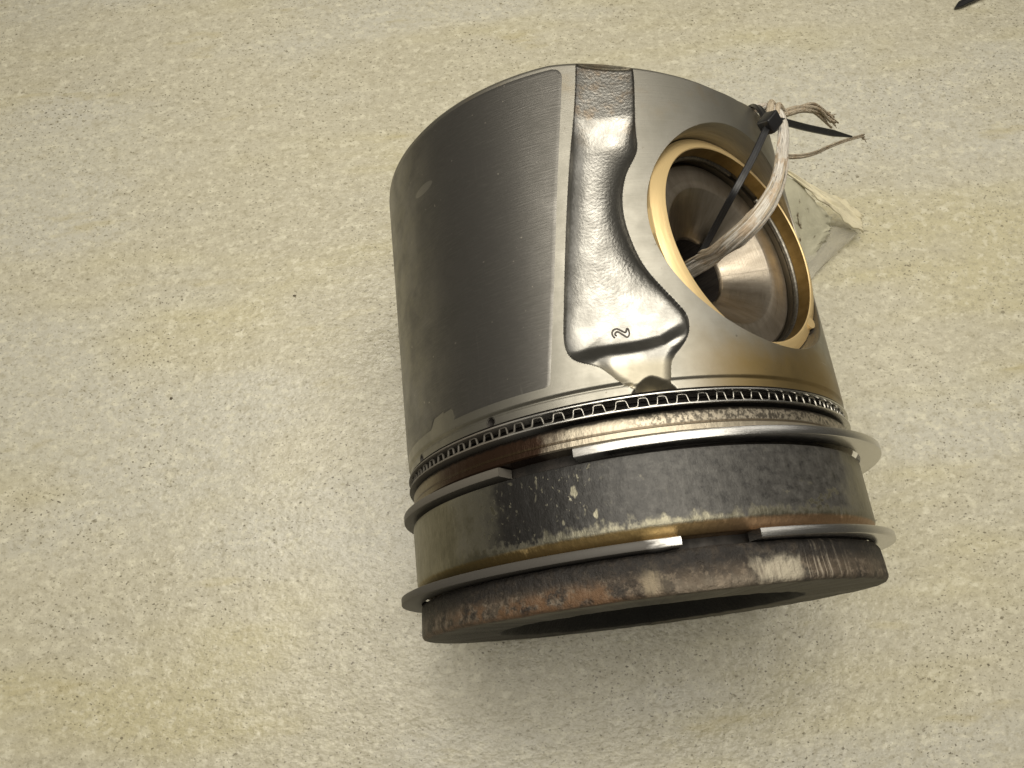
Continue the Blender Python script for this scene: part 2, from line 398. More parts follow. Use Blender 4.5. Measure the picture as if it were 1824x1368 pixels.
# ------------------------------------------------------------------ floor
n_ = 60
fl = mesh('floor', np.array([(-n_, -n_, 0), (n_, -n_, 0), (n_, n_, 0), (-n_, n_, 0)], float), [(0, 1, 2, 3)], MT['floor'], smooth=False)
fl['kind'] = 'structure'

# ------------------------------------------------------------------ piston skirt with cast recess, bore and drain holes
tag(root, 'used steel engine piston lying on its side on the speckled cream floor', 'piston')
PC = R_(44.5); ZC = 1.435; RB = 0.50
axA = np.array([math.cos(PC), math.sin(PC), 0]); axU = np.array([-math.sin(PC), math.cos(PC), 0])
D2 = math.pi / 180
Lpl = np.array([(5.2, 2.30), (4.6, 2.19), (2.3, 1.954), (-1.1, 1.706), (-4.9, 1.354), (-7.2, 1.11), (-8.1, 1.02), (-8.0, .965), (-7.0, .93), (-5.2, .908), (-3.0, .893), (-1.2, .875), (.2, .85), (1.6, .82), (2.8, .805)])
Bpl = np.array([(2.8, .805), (4.6, .787), (12.4, .782)])
Rpl = np.array([(12.4, .782), (12.7, .82), (13.2, .862), (14.4, .893), (16.5, .925), (18.1, .962), (18.8, 1.0), (18.9, 1.03), (18.2, 1.063), (15.4, 1.132), (12.6, 1.205), (10.7, 1.28), (9.6, 1.376), (9.2, 1.44), (9.3, 1.51), (10.1, 1.58), (11.6, 1.648), (13.6, 1.70), (14.9, 1.735), (15.5, 1.775), (15.6, 1.83), (16.8, 1.975), (18.0, 2.148), (18.6, 2.30)])
def chaikin(p, k=2):
    for _ in range(k):
        q = [p[0]]
        for a, b in zip(p[:-1], p[1:]): q += [a * .75 + b * .25, a * .25 + b * .75]
        p = np.array(q + [p[-1]])
    return p
sc2 = np.array([D2, 1.0])
Lp, Rp, Bp = chaikin(Lpl) * sc2, chaikin(Rpl) * sc2, Bpl * sc2
def pdist(p, u, v):
    d = np.full(u.shape, 9.0)
    for a, b in zip(p[:-1], p[1:]):
        e = b - a; L2 = e @ e + 1e-12
        t = np.clip(((u - a[0]) * e[0] + (v - a[1]) * e[1]) / L2, 0, 1)
        d = np.minimum(d, np.hypot(u - a[0] - t * e[0], v - a[1] - t * e[1]))
    return d
def inside(poly, u, v):
    r = np.zeros(u.shape, bool); j = len(poly) - 1
    for i in range(len(poly)):
        (x1, y1), (x2, y2) = poly[i], poly[j]
        c = ((y1 > v) != (y2 > v))
        r ^= c & (u < (x2 - x1) * (v - y1) / ((y2 - y1) if y2 != y1 else 1e-9) + x1); j = i
    return r
POLY = np.vstack([Lp, Bp[1:], Rp[1:]])
def rimL(ph):
    d = np.degrees(ph)
    xs = [-180, -2, 4.6, 18, 28, 41, 50, 57, 75, 95, 180]; ys = [2.207, 2.207, 2.192, 2.150, 2.132, 2.114, 2.118, 2.138, 2.18, 2.207, 2.207]
    return np.interp(d, xs, ys)
HOLES = [(-27.8 * D2, .7795, .0205), (-56.5 * D2, .777, .019)]
def recess_depth(u, v):
    dl, dr, db = pdist(Lp, u, v), pdist(Rp, u, v), pdist(Bp, u, v)
    ins = inside(POLY, u, v)
    D = .026 + .034 * sstep(v, 1.94, 1.79)
    pq = dl / (dl + dr + 1e-9); lat = np.maximum(4 * pq * (1 - pq), 0) ** .62
    q = lambda t: 1 - (1 - np.clip(t, 0, 1)) ** 2.0
    bot = pdist(np.array([(-8, .88), (-2, .897), (4, .900), (9, .903), (14, .91), (19, .95)]) * sc2, u, v)
    below = v < np.interp(u / D2, [-8, -2, 4, 9, 14, 19], [.88, .897, .900, .903, .91, .95])
    fb = np.where(below, 0, .10 * q(bot / .03) + .90 * sstep(bot, 0.0, .085))
    soft = sstep(np.minimum(dl, dr), 0, .005)
    neck = .020 * q(np.minimum(dl, dr) / .035) * sstep(v, 1.0, .93) * sstep(u, -3 * D2, 1.5 * D2)
    main = D * lat * fb
    d = np.where(ins, (main ** 4 + neck ** 4) ** .25 + .0025, 0)
    return d, ins, np.minimum(np.minimum(dl, dr), db)
def notch(u, v):                                        # oil notch over the ring groove
    c = 8.8 * D2
    top = .828 - 8.0 * (u - c) ** 2 - .10 * np.abs(u - c)
    return np.where(np.abs(u - c) < .082, np.clip((top - v) / .03, 0, 1), 0)

pa = np.arange(-80 * D2, 101 * D2, .004)
pb = np.arange(pa[-1] + .03, math.pi * 2 - 80 * D2 - .01, .03)
cols_phi = np.concatenate([pa, pb]); cols_phi_w = np.where(cols_phi > math.pi, cols_phi - 2 * math.pi, cols_phi)
zr = np.concatenate([np.arange(.757, 2.207, .004), [2.207]])
U, Z = np.meshgrid(cols_phi_w, zr)
def pnear(p, u, v):
    best = np.full(u.shape, 9.0); nu_, nv_ = u.copy(), v.copy()
    for a, b in zip(p[:-1], p[1:]):
        e = b - a; t = np.clip(((u - a[0]) * e[0] + (v - a[1]) * e[1]) / (e @ e + 1e-12), 0, 1)
        x, y = a[0] + t * e[0], a[1] + t * e[1]; d = np.hypot(u - x, v - y); m = d < best
        best[m] = d[m]; nu_[m] = x[m]; nv_[m] = y[m]
    return best, nu_, nv_
bd, bu, bv = pnear(np.vstack([Lp, Bp[1:], Rp[1:]]), U, Z)       # pull grid points onto the recess outline
onb = (bd < .00205) & (Z > .79) & (Z < 2.20)
U = np.where(onb, bu, U); Z = np.where(onb, bv, Z)
dep, ins, _ = recess_depth(U, Z)
dep = np.where(onb, 0, dep); ins = ins | onb
Zt = Z - (2.207 - rimL(U)) * sstep(Z, 1.85, 2.207)
rad = 1.0 - dep
rad -= .009 * sstep(Z, .806, .798) + .010 * sstep(Z, .812, .806) * sstep(Z, .796, .803) * (U < .08)
nt = notch(U, Z); rad -= .10 * nt
rad -= .012 * sstep(Z, 2.190, 2.207)
rad -= .00018 * vnoise(U, Z, 5, 12, 20, 80) * ins
nr, nc = U.shape
uB = np.sin(U - PC) * rad; hB = np.cos(U - PC) * rad
rb = np.hypot(uB, Zt - ZC); inh = (rb < RB) & (hB > 0)
nbr = np.zeros_like(inh)
out = ~inh
nbr[1:] |= out[:-1]; nbr[:-1] |= out[1:]; nbr[:, 1:] |= out[:, :-1]; nbr[:, :-1] |= out[:, 1:]
nbr[1:, 1:] |= out[:-1, :-1]; nbr[:-1, :-1] |= out[1:, 1:]; nbr[1:, :-1] |= out[:-1, 1:]; nbr[:-1, 1:] |= out[1:, :-1]
snap = inh & nbr
k = RB / np.maximum(rb, 1e-6)
un = uB * k; zn = ZC + (Zt - ZC) * k; hn = np.sqrt(np.maximum(0, 1 - un ** 2))
P3 = np.stack([rad * np.cos(U), rad * np.sin(U), Zt], -1)
sn = un[..., None] * axU + hn[..., None] * axA; sn[..., 2] = zn
P3[snap] = sn[snap]
V = P3.reshape(-1, 3); uvs = np.stack([U, Zt], -1).reshape(-1, 2)
F = gridF(nr, nc, True)
dead = (inh & ~snap).ravel(); sfl = snap.ravel()
keep = ~dead[F].any(1) & ~sfl[F].all(1)
F = F[keep]
cast = (ins | (nt > .02)).ravel()[F].sum(1) >= 3
hm = np.zeros(U.shape, bool)
for hu, hz, hr in HOLES: hm |= np.hypot(U - hu, Z - hz) < hr * .96
drain = hm.ravel()[F].all(1)
def compact(V, F, uv):
    u_, inv = np.unique(F.ravel(), return_inverse=True)
    return V[u_], inv.reshape(F.shape), uv[u_]
a, b, c_ = compact(V, F[~cast & ~drain], uvs); skirt = part('skirt', a, b, MT['steel'], c_)
a, b, c_ = compact(V, F[cast], uvs); rec = part('cast_recess', a, b, MT['cast'], c_)
rec['label'] = 'bright rough cast recess beside the pin bore'
for hu, hz, hr in HOLES:                                 # drilled oil drain holes
    q_ = np.linspace(0, 2 * math.pi, 24, endpoint=False); V = []
    for rr0, dp in ((hr * 1.06, .9906), (hr * 1.03, .9925), (hr * .97, .9915), (hr * .95, .90), (.0005, .90)):
        uu_ = hu + rr0 * np.cos(q_); V.append(np.stack([dp * np.cos(uu_), dp * np.sin(uu_), hz + rr0 * np.sin(q_)], -1))
    part('drain_hole', np.concatenate(V), gridF(5, 24, True)[:, ::-1], MT['groove'], np.zeros((120, 2)))
# rim and inside of the skirt
ph = np.linspace(-math.pi, math.pi, 360, endpoint=False); zt = rimL(ph)
rows = [(.988, 0), (.90, 0), (.895, -.01)] + [(.895, -.01 - .04 * i) for i in range(1, 32)] + [(0.01, -1.25)]
V = np.concatenate([np.stack([r * np.cos(ph), r * np.sin(ph), zt + dz], -1) for r, dz in rows])
F = gridF(len(rows), 360, True)
open_ = (np.hypot(V @ axU, V[:, 2] - ZC) < .54) & (V @ axA > 0)      # the wall is pierced by the bore
F = F[~open_[F].any(1)]
auto(part('skirt_inner_wall', V, F, MT['bore'], np.stack([np.tile(ph, len(rows)), V[:, 2]], -1)))
# stamped figure 2 in the recess
def on_recess(p, lift=0.0):
    u, v = np.array([q[0] for q in p]), np.array([q[1] for q in p])
    d, _, _ = recess_depth(u, v); r = 1 - d + lift
    return np.stack([r * np.cos(u), r * np.sin(u), v], -1)
def tube(pts, rad_, sides=8, flat=1.0, up_=None, cap=True):
    pts = np.asarray(pts, float); n = len(pts); rad_ = np.broadcast_to(rad_, (n,))
    T = np.gradient(pts, axis=0); T /= np.linalg.norm(T, axis=1)[:, None] + 1e-12
    ref = np.array(up_ if up_ is not None else (.3, .2, .9), float)
    V, uv = [], []; L = np.concatenate([[0], np.cumsum(np.linalg.norm(np.diff(pts, axis=0), axis=1))])
    nrm = ref - (ref @ T[0]) * T[0]; nrm /= np.linalg.norm(nrm)
    for i in range(n):
        nrm = (ref if up_ is not None else nrm); nrm = nrm - (nrm @ T[i]) * T[i]; nrm /= np.linalg.norm(nrm) + 1e-12
        bi = np.cross(T[i], nrm)
        for j in range(sides):
            a_ = 2 * math.pi * j / sides
            V.append(pts[i] + rad_[i] * (math.cos(a_) * bi + flat * math.sin(a_) * nrm)); uv.append((L[i] * 8, j / sides))
    F = [tuple(f) for f in gridF(n, sides, True)]
    if cap: F += [tuple(range(sides))[::-1], tuple((n - 1) * sides + j for j in range(sides))]
    return np.array(V), F, np.array(uv)
def spline(pts, n):
    p = np.asarray(pts, float); m = len(p); q = np.vstack([2 * p[0] - p[1], p, 2 * p[-1] - p[-2]])
    out = []
    for t in np.linspace(0, m - 1 - 1e-9, n):
        i = int(t); f = t - i; a, b, c, d = q[i], q[i + 1], q[i + 2], q[i + 3]
        out.append(.5 * ((2 * b) + (c - a) * f + (2 * a - 5 * b + 4 * c - d) * f ** 2 + (3 * b - a - 3 * c + d) * f ** 3))
    return np.array(out)
TWO = [(0.0499, 1.0036), (0.0451, 1.0092), (0.0418, 1.0176), (0.0436, 1.0281), (0.0507, 1.0358), (0.0618, 1.0385), (0.0717, 1.034), (0.0802, 1.0278), (0.0889, 1.022), (0.0953, 1.0201), (0.0995, 1.0274), (0.1026, 1.0338), (0.1078, 1.0301), (0.1092, 1.022), (0.1094, 1.0122), (0.1064, 1.0067), (0.1016, 1.0015), (0.0949, 1.0015), (0.0865, 1.0086), (0.0781, 1.0158), (0.0697, 1.023), (0.0626, 1.0265), (0.0551, 1.0223), (0.0523, 1.0169), (0.0577, 1.0092)]
q2 = spline(on_recess(TWO, .0005), 120)
v_, f_, u_ = tube(q2, .0034, 6)
part('stamped_digit', v_, f_, MT['digit'], u_)['label'] = 'small stamped figure 2 lying on its side'

# graphite coating on the thrust face (a thin printed skin, standing just proud)
nz, ncl = 150, 330
zz = np.linspace(0, 1, nz)[:, None]; tt = np.linspace(0, 1, ncl)[None, :]
RE = np.array([(.60, -15.0), (.844, -12.3), (1.273, -7.8), (1.644, -4.1), (2.07, .4), (2.30, 2.8)])
phL = -165 * D2
def zbot(u):
    d = u / D2
    z = np.where(d > -42.5, .843, .853)
    b = sstep(d, -48.5, -46.5) * sstep(d, -38.0, -39.6)
    return z + .048 * b * (1 - .25 * sstep(d, -40, -47))
u0 = phL + (np.interp(.844, RE[:, 0], RE[:, 1]) * D2 - phL) * tt
# finer columns near the notch come from the dense even spacing
zt_ = 2.178; Zc = zbot(u0) + (zt_ - zbot(u0)) * zz
edge = np.interp(Zc, RE[:, 0], RE[:, 1]) * D2
rc = .055; tz = np.clip((Zc - (zt_ - rc)) / rc, 0, 1); edge = edge - rc * (1 - np.sqrt(np.maximum(0, 1 - tz ** 2)))
rc2 = .02; tz = np.clip(((.843 + rc2) - Zc) / rc2, 0, 1); edge = edge - rc2 * (1 - np.sqrt(np.maximum(0, 1 - tz ** 2)))
Uc = phL + (edge - phL) * tt
rr = np.full(Uc.shape, 1.0016); rr[0] = rr[-1] = .9995; rr[:, 0] = rr[:, -1] = .9995
V = np.stack([rr * np.cos(Uc), rr * np.sin(Uc), Zc], -1).reshape(-1, 3)
ct = part('skirt_coating', V, gridF(nz, ncl), MT['coat'], np.stack([Uc, Zc], -1).reshape(-1, 2))
ct['label'] = 'dark grey graphite coated thrust face'

# pin bore wall, bushing, circlip and gudgeon pin (turned about the bore axis)
BM = np.stack([axU, np.array([0, 0, 1.0]), axA], 0)      # rows: u, z, h
def bore_pts(u, z, h): return u[..., None] * BM[0] + z[..., None] * BM[1] + h[..., None] * BM[2] + np.array([0, 0, ZC])
def bore_rev(name, prof, mat, cols=256, parent=None):
    prof = np.asarray(prof, float); a_ = np.linspace(0, 2 * math.pi, cols, endpoint=False)
    L = np.concatenate([[0], np.cumsum(np.hypot(*np.diff(prof, axis=0).T))])
    u = prof[:, 0][:, None] * np.cos(a_); z = prof[:, 0][:, None] * np.sin(a_); h = np.repeat(prof[:, 1][:, None], cols, 1)
    V = bore_pts(u, z, h).reshape(-1, 3)
    uv = np.stack([np.repeat(a_[None], len(prof), 0), np.repeat(L[:, None], cols, 1)], -1).reshape(-1, 2)
    return auto(part(name, V, gridF(len(prof), cols, True), mat, uv, True, parent))
a_ = np.linspace(0, 2 * math.pi, 360, endpoint=False); rows = []
for f in (0, .012, 1.0):
    r = RB - (.003 if f else 0)
    u = r * np.cos(a_); z = r * np.sin(a_); h0 = np.sqrt(1 - (RB * np.cos(a_)) ** 2); h = h0 + (.55 - h0) * f
    rows.append(bore_pts(u, z, h))
V = np.concatenate(rows)
auto(part('pin_bore', V, gridF(3, 360, True), MT['bore'], np.stack([np.tile(a_, 3), np.repeat([0, .01, .4], 360)], -1)))
bush = bore_rev('bushing', [(.4985, .55), (.4925, .56), (.4925, .878), (.489, .883), (.443, .908), (.437, .909), (.4335, .905)], MT['brass'])
bore_rev('bushing_bore', densify([(.4335, .905), (.4335, .846), (.455, .845), (.455, .818), (.4345, .816), (.4335, .50)], .02), MT['brassin'], 256, bush)
bush['label'] = 'bronze coloured bushing ring lining the pin bore'
def bore_box(name, u0, z0, h0, du, dz, dh, ang, mat, parent):
    c, s_ = math.cos(ang), math.sin(ang); P = []
    for sh in (-1, 1):
        for k in range(12):
            q = 2 * math.pi * k / 12; x, y = du * math.cos(q), dz * math.sin(q)
            P.append((u0 + x * c - y * s_, z0 + x * s_ + y * c, h0 + sh * dh))
    P = np.array(P); V = bore_pts(P[:, 0], P[:, 1], P[:, 2])
    F = [(k, (k + 1) % 12, 12 + (k + 1) % 12, 12 + k) for k in range(12)] + [tuple(range(12))[::-1], tuple(range(12, 24))]
    return auto(part(name, V, F, mat, None, True, parent))
bore_box('locating_lug', .348, -.300, .886, .027, .025, .022, 0, MT['brass'], bush)
bore_box('lug_slot', .378, -.326, .884, .010, .022, .010, -.85, MT['groove'], bush)
pin = bore_rev('gudgeon_pin', densify([(.152, .640), (.153, .655), (.158, .662), (.308, .797), (.314, .800), (.415, .800), (.428, .790), (.431, .775), (.431, .55)], .03), MT['pin'])
bore_rev('pin_hole', densify([(.001, -.1), (.150, -.1), (.152, .640)], .05), MT['groove'], 96, pin)  # hole wall coloured black where no light reaches
aa = np.linspace(R_(70), R_(70 + 338), 200)
cl = bore_pts(.437 * np.cos(aa), .437 * np.sin(aa), np.full(aa.shape, .832))
v_, f_, u_ = tube(cl, .0145, 10); part('circlip', v_, f_, MT['circlip'], u_)
bore_rev('circlip_groove', [(.4345, .845), (.459, .844), (.459, .816), (.4345, .815)], MT['groove'], 200, bush)

# crown, ring lands and the core of the grooves
cp = densify([(.885, .2165), (.978, .2165), (.984, .211), (.9885, .20), (.994, .098), (.992, .088), (.986, .080), (.974, .076), (.672, .074), (.660, .078), (.647, .092), (.615, .14), (.52, .24), (.34, .30), (.18, .29), (.01, .22)], .008)
cv = np.where(cp[:, 0] < .664, -cp[:, 1], np.where((cp[:, 1] < .0795) & (cp[:, 0] < .986), .03 + .03 * (cp[:, 0] - .664) / .322, cp[:, 1]))
crown = revolve('crown', cp, MT['crown'], 720, .0016, 11, uvv=cv); crown['label'] = 'burnt brown crown edge with soot and scuffs'
revolve('ring_land', densify([(.885, .258), (.968, .259), (.974, .262), (.9955, .296), (.999, .306), (.999, .535), (.996, .548), (.985, .552), (.885, .553)], .02), MT['land1'], 480)['label'] = 'wide soot blackened land between the two upper rings'
revolve('ring_land', densify([(.885, .610), (.984, .611), (.990, .616), (.991, .634), (.987, .638), (.987, .682), (.980, .692), (.885, .694)], .02), MT['land2'], 480)['label'] = 'narrow oil stained land under the oil ring'
revolve('groove_core', [(.90, .20), (.90, .77)], MT['groove'], 200)
revolve('groove_core', [(.999, .764), (.985, .757), (.90, .757)], MT['groove'], 360)

def ring(name, z0, z1, rfun, thick, g0, g1, mat, ch=.005, n=420, zfun=None, parent=None):
    """split ring with real end faces; g0..g1 is the open gap in degrees"""
    ph = np.linspace(g1 * D2, (g0 + 360) * D2, n) if g1 > g0 else np.linspace(-math.pi, math.pi, n)
    dg = (np.degrees(ph) + 180) % 360 - 180; ro = rfun(dg)
    pf = [(-thick, z0), (-ch, z0), (-ch * .3, z0 + ch * .3), (0, z0 + ch), (0, z1 - ch), (-ch * .3, z1 - ch * .3), (-ch, z1), (-thick, z1)]
    V, uv = [], []
    for d, z in pf:
        r = ro + d; V.append(np.stack([r * np.cos(ph), r * np.sin(ph), np.full(n, z)], -1)); uv.append(np.stack([(ph + math.pi) % (2 * math.pi) - math.pi, np.full(n, z)], -1))
    V = np.concatenate(V); uv = np.concatenate(uv); k = len(pf)
    F = [tuple(f) for f in gridF(k, n)] + [((k - 1) * n + i, i, i + 1, (k - 1) * n + i + 1)[::-1] for i in range(n - 1)]
    F += [tuple(j * n for j in range(k)), tuple(j * n + n - 1 for j in range(k))[::-1]]
    return auto(part(name, V, F, mat, uv, True, parent), 28)
ang = [-180, -150, -110, -73, -45, -15, 15, 45, 73, 110, 150, 180]
def rf(vals): return lambda d: np.interp(d, ang, vals)
def rsm(vals):                                           # smoothed periodic radius
    g = np.arange(-180, 180, 1.0); y = np.interp(g, ang, vals); kk = np.hanning(31); kk /= kk.sum()
    y = np.convolve(np.concatenate([y[-30:], y, y[:30]]), kk, 'same')[30:-30]
    return lambda d: np.interp(d, np.append(g, 180), np.append(y, y[0]))
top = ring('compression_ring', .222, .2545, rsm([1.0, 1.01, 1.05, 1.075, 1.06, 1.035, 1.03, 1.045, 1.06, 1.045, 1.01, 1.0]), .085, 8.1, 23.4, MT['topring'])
top['label'] = 'top compression ring nearest the crown, its gap open'
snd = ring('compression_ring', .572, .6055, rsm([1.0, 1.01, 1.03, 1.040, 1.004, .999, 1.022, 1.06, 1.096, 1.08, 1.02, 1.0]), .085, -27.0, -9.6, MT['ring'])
snd['label'] = 'second compression ring standing proud at the right'
oil = bpy.data.objects.new('oil_ring', None); sc.collection.objects.link(oil); oil.parent = root; oil.matrix_local = ML; oil.empty_display_size = .01
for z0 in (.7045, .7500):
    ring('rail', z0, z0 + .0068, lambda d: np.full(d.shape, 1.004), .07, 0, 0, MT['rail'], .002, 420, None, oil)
N = 83 * 16; p_ = np.linspace(-math.pi, math.pi, N, endpoint=False)
sq = np.tanh(2.6 * np.sin(83 * p_)) / math.tanh(2.6); zc = .7305 + .0152 * sq
pz = p_ + .004 * np.cos(2 * 83 * p_ + 1.0) + .006 * np.sin(7 * p_ + 1) + .004 * np.sin(23 * p_); zc = zc + .0016 * np.sin(11 * p_ + 2) * np.sin(5 * p_)
loop = [(r, dz) for r, dz in ((.992, -.0026), (.992, .0026), (.982, .0026), (.982, -.0026))]
nx = np.gradient(zc) / np.gradient(p_); sl = 1 / np.sqrt(1 + nx ** 2)
V = np.concatenate([np.stack([r * np.cos(pz - dz * nx * sl), r * np.sin(pz - dz * nx * sl), zc + dz * sl], -1) for r, dz in loop])
F = np.array([(a * N + i, b * N + i, b * N + (i + 1) % N, a * N + (i + 1) % N) for a, b in ((0, 1), (1, 2), (2, 3), (3, 0)) for i in range(N)])
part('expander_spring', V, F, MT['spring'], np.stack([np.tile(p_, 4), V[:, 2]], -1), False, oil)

# ------------------------------------------------------------------ black cable tie through the pin hole
def ribbon(pts, wid, thk, nrm):
    """flat strap with bevelled edges along pts (world radii)"""
    pts = np.asarray(pts, float); n = len(pts); wid = np.broadcast_to(wid, (n,)); thk = np.broadcast_to(thk, (n,))
    nrm = np.broadcast_to(np.asarray(nrm, float), (n, 3))
    T = np.gradient(pts, axis=0); T /= np.linalg.norm(T, axis=1)[:, None]
    N_ = nrm - (nrm * T).sum(1)[:, None] * T; N_ /= np.linalg.norm(N_, axis=1)[:, None]; B_ = np.cross(T, N_)
    sec = [(-.5, -.3), (-.4, -.5), (.4, -.5), (.5, -.3), (.5, .3), (.4, .5), (.22, .5), (.18, .38), (-.18, .38), (-.22, .5), (-.4, .5), (-.5, .3)]
    V = np.concatenate([pts[:, None, :] + np.array([[x] for x, y in sec])[None] * wid[:, None, None] * B_[:, None, :] + np.array([[y] for x, y in sec])[None] * thk[:, None, None] * N_[:, None, :]], 0).reshape(-1, 3)
    k = len(sec); F = [tuple(f) for f in gridF(n, k, True)] + [tuple(range(k))[::-1], tuple((n - 1) * k + j for j in range(k))]
    return V, F
tie = bpy.data.objects.new('cable_tie', None); sc.collection.objects.link(tie); tie.empty_display_size = .01
tag(tie, 'black plastic cable tie pulled through the pin hole and buckled over the skirt rim', 'cable tie')
HC = W([.632, .876, 1.972])
tie.location = Vector(HC) * S
st = np.array([(.20, .36, 1.43), (.36, .46, 1.50), (.464, .555, 1.594), (.640, .650, 1.665), (.656, .759, 1.802), (.640, .842, 1.925), (.634, .868, 1.955)])
sp = W(spline(st, 40))
v_, f_ = ribbon(sp, .031, .017, Xw @ np.zeros((3, 3)) + np.array([-.15, -.45, .9]))
auto(mesh('strap', v_, f_, MT['nylon'], parent=tie))
e1 = sp[-1] - sp[-6]; e1 /= np.linalg.norm(e1); vd = np.array([-.631, -.137, 4.662]) - HC; vd /= np.linalg.norm(vd)
e3 = vd - (vd @ e1) * e1; e3 /= np.linalg.norm(e3); e2 = np.cross(e3, e1)
e3 = e3 * .86 - e2 * .5 * (1 if e2[0] < 0 else -1); e3 /= np.linalg.norm(e3); e2 = np.cross(e3, e1)
if e2[0] < 0: e2, e3s = -e2, e3
def block(c, hx, hy, hz, bev, name, par, mat):
    import bmesh
    bm = bmesh.new(); bmesh.ops.create_cube(bm, size=2)
    for v in bm.verts: v.co = Vector((v.co.x * hx, v.co.y * hy, v.co.z * hz))
    bmesh.ops.bevel(bm, geom=list(bm.edges), offset=bev, segments=3, profile=.6, affect='EDGES')
    V = np.array([v.co[:] for v in bm.verts]); bm.verts.ensure_lookup_table(); bm.verts.index_update()
    F = [tuple(v.index for v in f.verts) for f in bm.faces]; bm.free()
    Vw = c + V[:, :1] * e1 + V[:, 1:2] * e2 + V[:, 2:] * e3
    return auto(mesh(name, Vw, F, mat, parent=par), 50)
hd = block(HC, .040, .035, .034, .009, 'head', tie, MT['nylon'])
# slot collar on the exit side of the head
hc2 = HC + e2 * .036
a_ = np.linspace(0, 2 * math.pi, 20)
v_, f_, u_ = tube([hc2 + .024 * math.cos(x) * e1 + .022 * math.sin(x) * e3 for x in a_], .006, 6, 1, e2, False)
so = mesh('slot_rim', v_, f_, MT['nylon'], u_, parent=hd)
tl = W(np.array([(.607, .905, 1.985), (.568, .940, 2.012), (.42, 1.085, 2.052), (.28, 1.228, 2.092), (.134, 1.376, 2.136)]))
tp = spline(tl, 40); wd = np.full(40, .031); wd[-9:] = np.linspace(.031, .009, 9)
v_, f_ = ribbon(tp, wd, .014, np.array([.25, -.55, .8])); auto(mesh('tail', v_, f_, MT['nylon'], parent=tie))
lp = W(spline(np.array([(.600, .872, 2.005), (.575, .872, 2.07), (.535, .868, 2.130), (.482, .860, 2.168), (.452, .80, 2.165), (.42, .72, 2.10), (.38, .66, 1.95)]), 30))
v_, f_ = ribbon(lp, .036, .018, np.array([.3, .8, .5])); auto(mesh('strap', v_, f_, MT['nylon'], parent=tie))

# ------------------------------------------------------------------ frayed cord
cord = bpy.data.objects.new('cord', None); sc.collection.objects.link(cord); cord.empty_display_size = .01
tag(cord, 'weathered pale frayed cord coming out of the pin hole and looped over the rim', 'cord')
cl_ = np.array([(.13, .25, 1.50), (.29, .36, 1.488), (.424, .453, 1.473), (.532, .514, 1.453), (.690, .590, 1.425), (.768, .675, 1.453), (.760, .757, 1.538), (.700, .832, 1.663), (.625, .896, 1.822), (.560, .949, 1.984), (.530, .955, 2.085), (.470, .93, 2.165), (.42, .85, 2.18), (.36, .76, 2.08)])
cp_ = W(spline(cl_, 150)); cord.location = Vector(cp_[75]) * S
rad_c = np.interp(np.linspace(0, 1, 150), [0, .15, .45, .62, .80, 1], [.040, .039, .032, .024, .021, .020])
def rope(path, radf, seed, sides=40, flat=.58):
    path = np.asarray(path); n = len(path); T = np.gradient(path, axis=0); T /= np.linalg.norm(T, axis=1)[:, None]
    ref = np.array([.2, -.3, .93]); V, uv = [], []
    g = np.random.default_rng(seed); ks = [(g.integers(3, 13), g.uniform(0, 6.28), g.uniform(-.06, .06)) for _ in range(7)]
    L = np.concatenate([[0], np.cumsum(np.linalg.norm(np.diff(path, axis=0), axis=1))])
    for i in range(n):
        nn = ref - (ref @ T[i]) * T[i]; nn /= np.linalg.norm(nn); bb = np.cross(T[i], nn)
        for j in range(sides):
            q = 2 * math.pi * j / sides
            d = 1 + sum(.055 * math.sin(k * q + p0 + s_ * i) for k, p0, s_ in ks) + .05 * math.sin(.21 * i + 2 * q)
            V.append(path[i] + radf[i] * d * (math.cos(q) * bb + flat * math.sin(q) * nn)); uv.append((L[i] * 4, j / sides * 2))
    F = [tuple(f) for f in gridF(n, sides, True)] + [tuple(range(sides))[::-1], tuple((n - 1) * sides + j for j in range(sides))]
    return np.array(V), F, np.array(uv)
v_, f_, u_ = rope(cp_, rad_c, 3); mesh('cord_core', v_, f_, MT['cord'], u_, parent=cord)
T = np.gradient(cp_, axis=0); T /= np.linalg.norm(T, axis=1)[:, None]; ref = np.array([.2, -.3, .93])
for s_ in range(16):                                     # surface fibres lying along the cord
    i0 = int(rng.integers(8, 60)); i1 = min(148, i0 + int(rng.integers(30, 75))); q0 = rng.uniform(0, 2 * math.pi); tw = rng.uniform(-.014, .014)
    P = []
    for i in range(i0, i1):
        nn = ref - (ref @ T[i]) * T[i]; nn /= np.linalg.norm(nn); bb = np.cross(T[i], nn); q = q0 + tw * (i - i0)
        e_ = min(i - i0, i1 - 1 - i) / 8.0
        lift = 1.03 + (.12 * (1 - min(1, e_)) if s_ % 3 == 0 else 0)
        P.append(cp_[i] + rad_c[i] * lift * (math.cos(q) * bb + .60 * math.sin(q) * nn))
    rr_ = np.full(len(P), .0065 * rng.uniform(.7, 1.4)); rr_[:4] *= np.linspace(.3, 1, 4); rr_[-4:] *= np.linspace(1, .3, 4)
    v_, f_, u_ = tube(P, rr_, 6); mesh('strand', v_, f_, MT['cord' if s_ % 2 else 'strand'], u_, parent=cord)
def loose(pts, r0, r1, n=30, jit=0.0):
    P = spline(W(np.array(pts)), n)
    if jit: P = P + rng.normal(0, jit, P.shape)
    v_, f_, u_ = tube(P, np.linspace(r0, r1, n), 7); return mesh('strand', v_, f_, MT['strand'], u_, parent=cord)
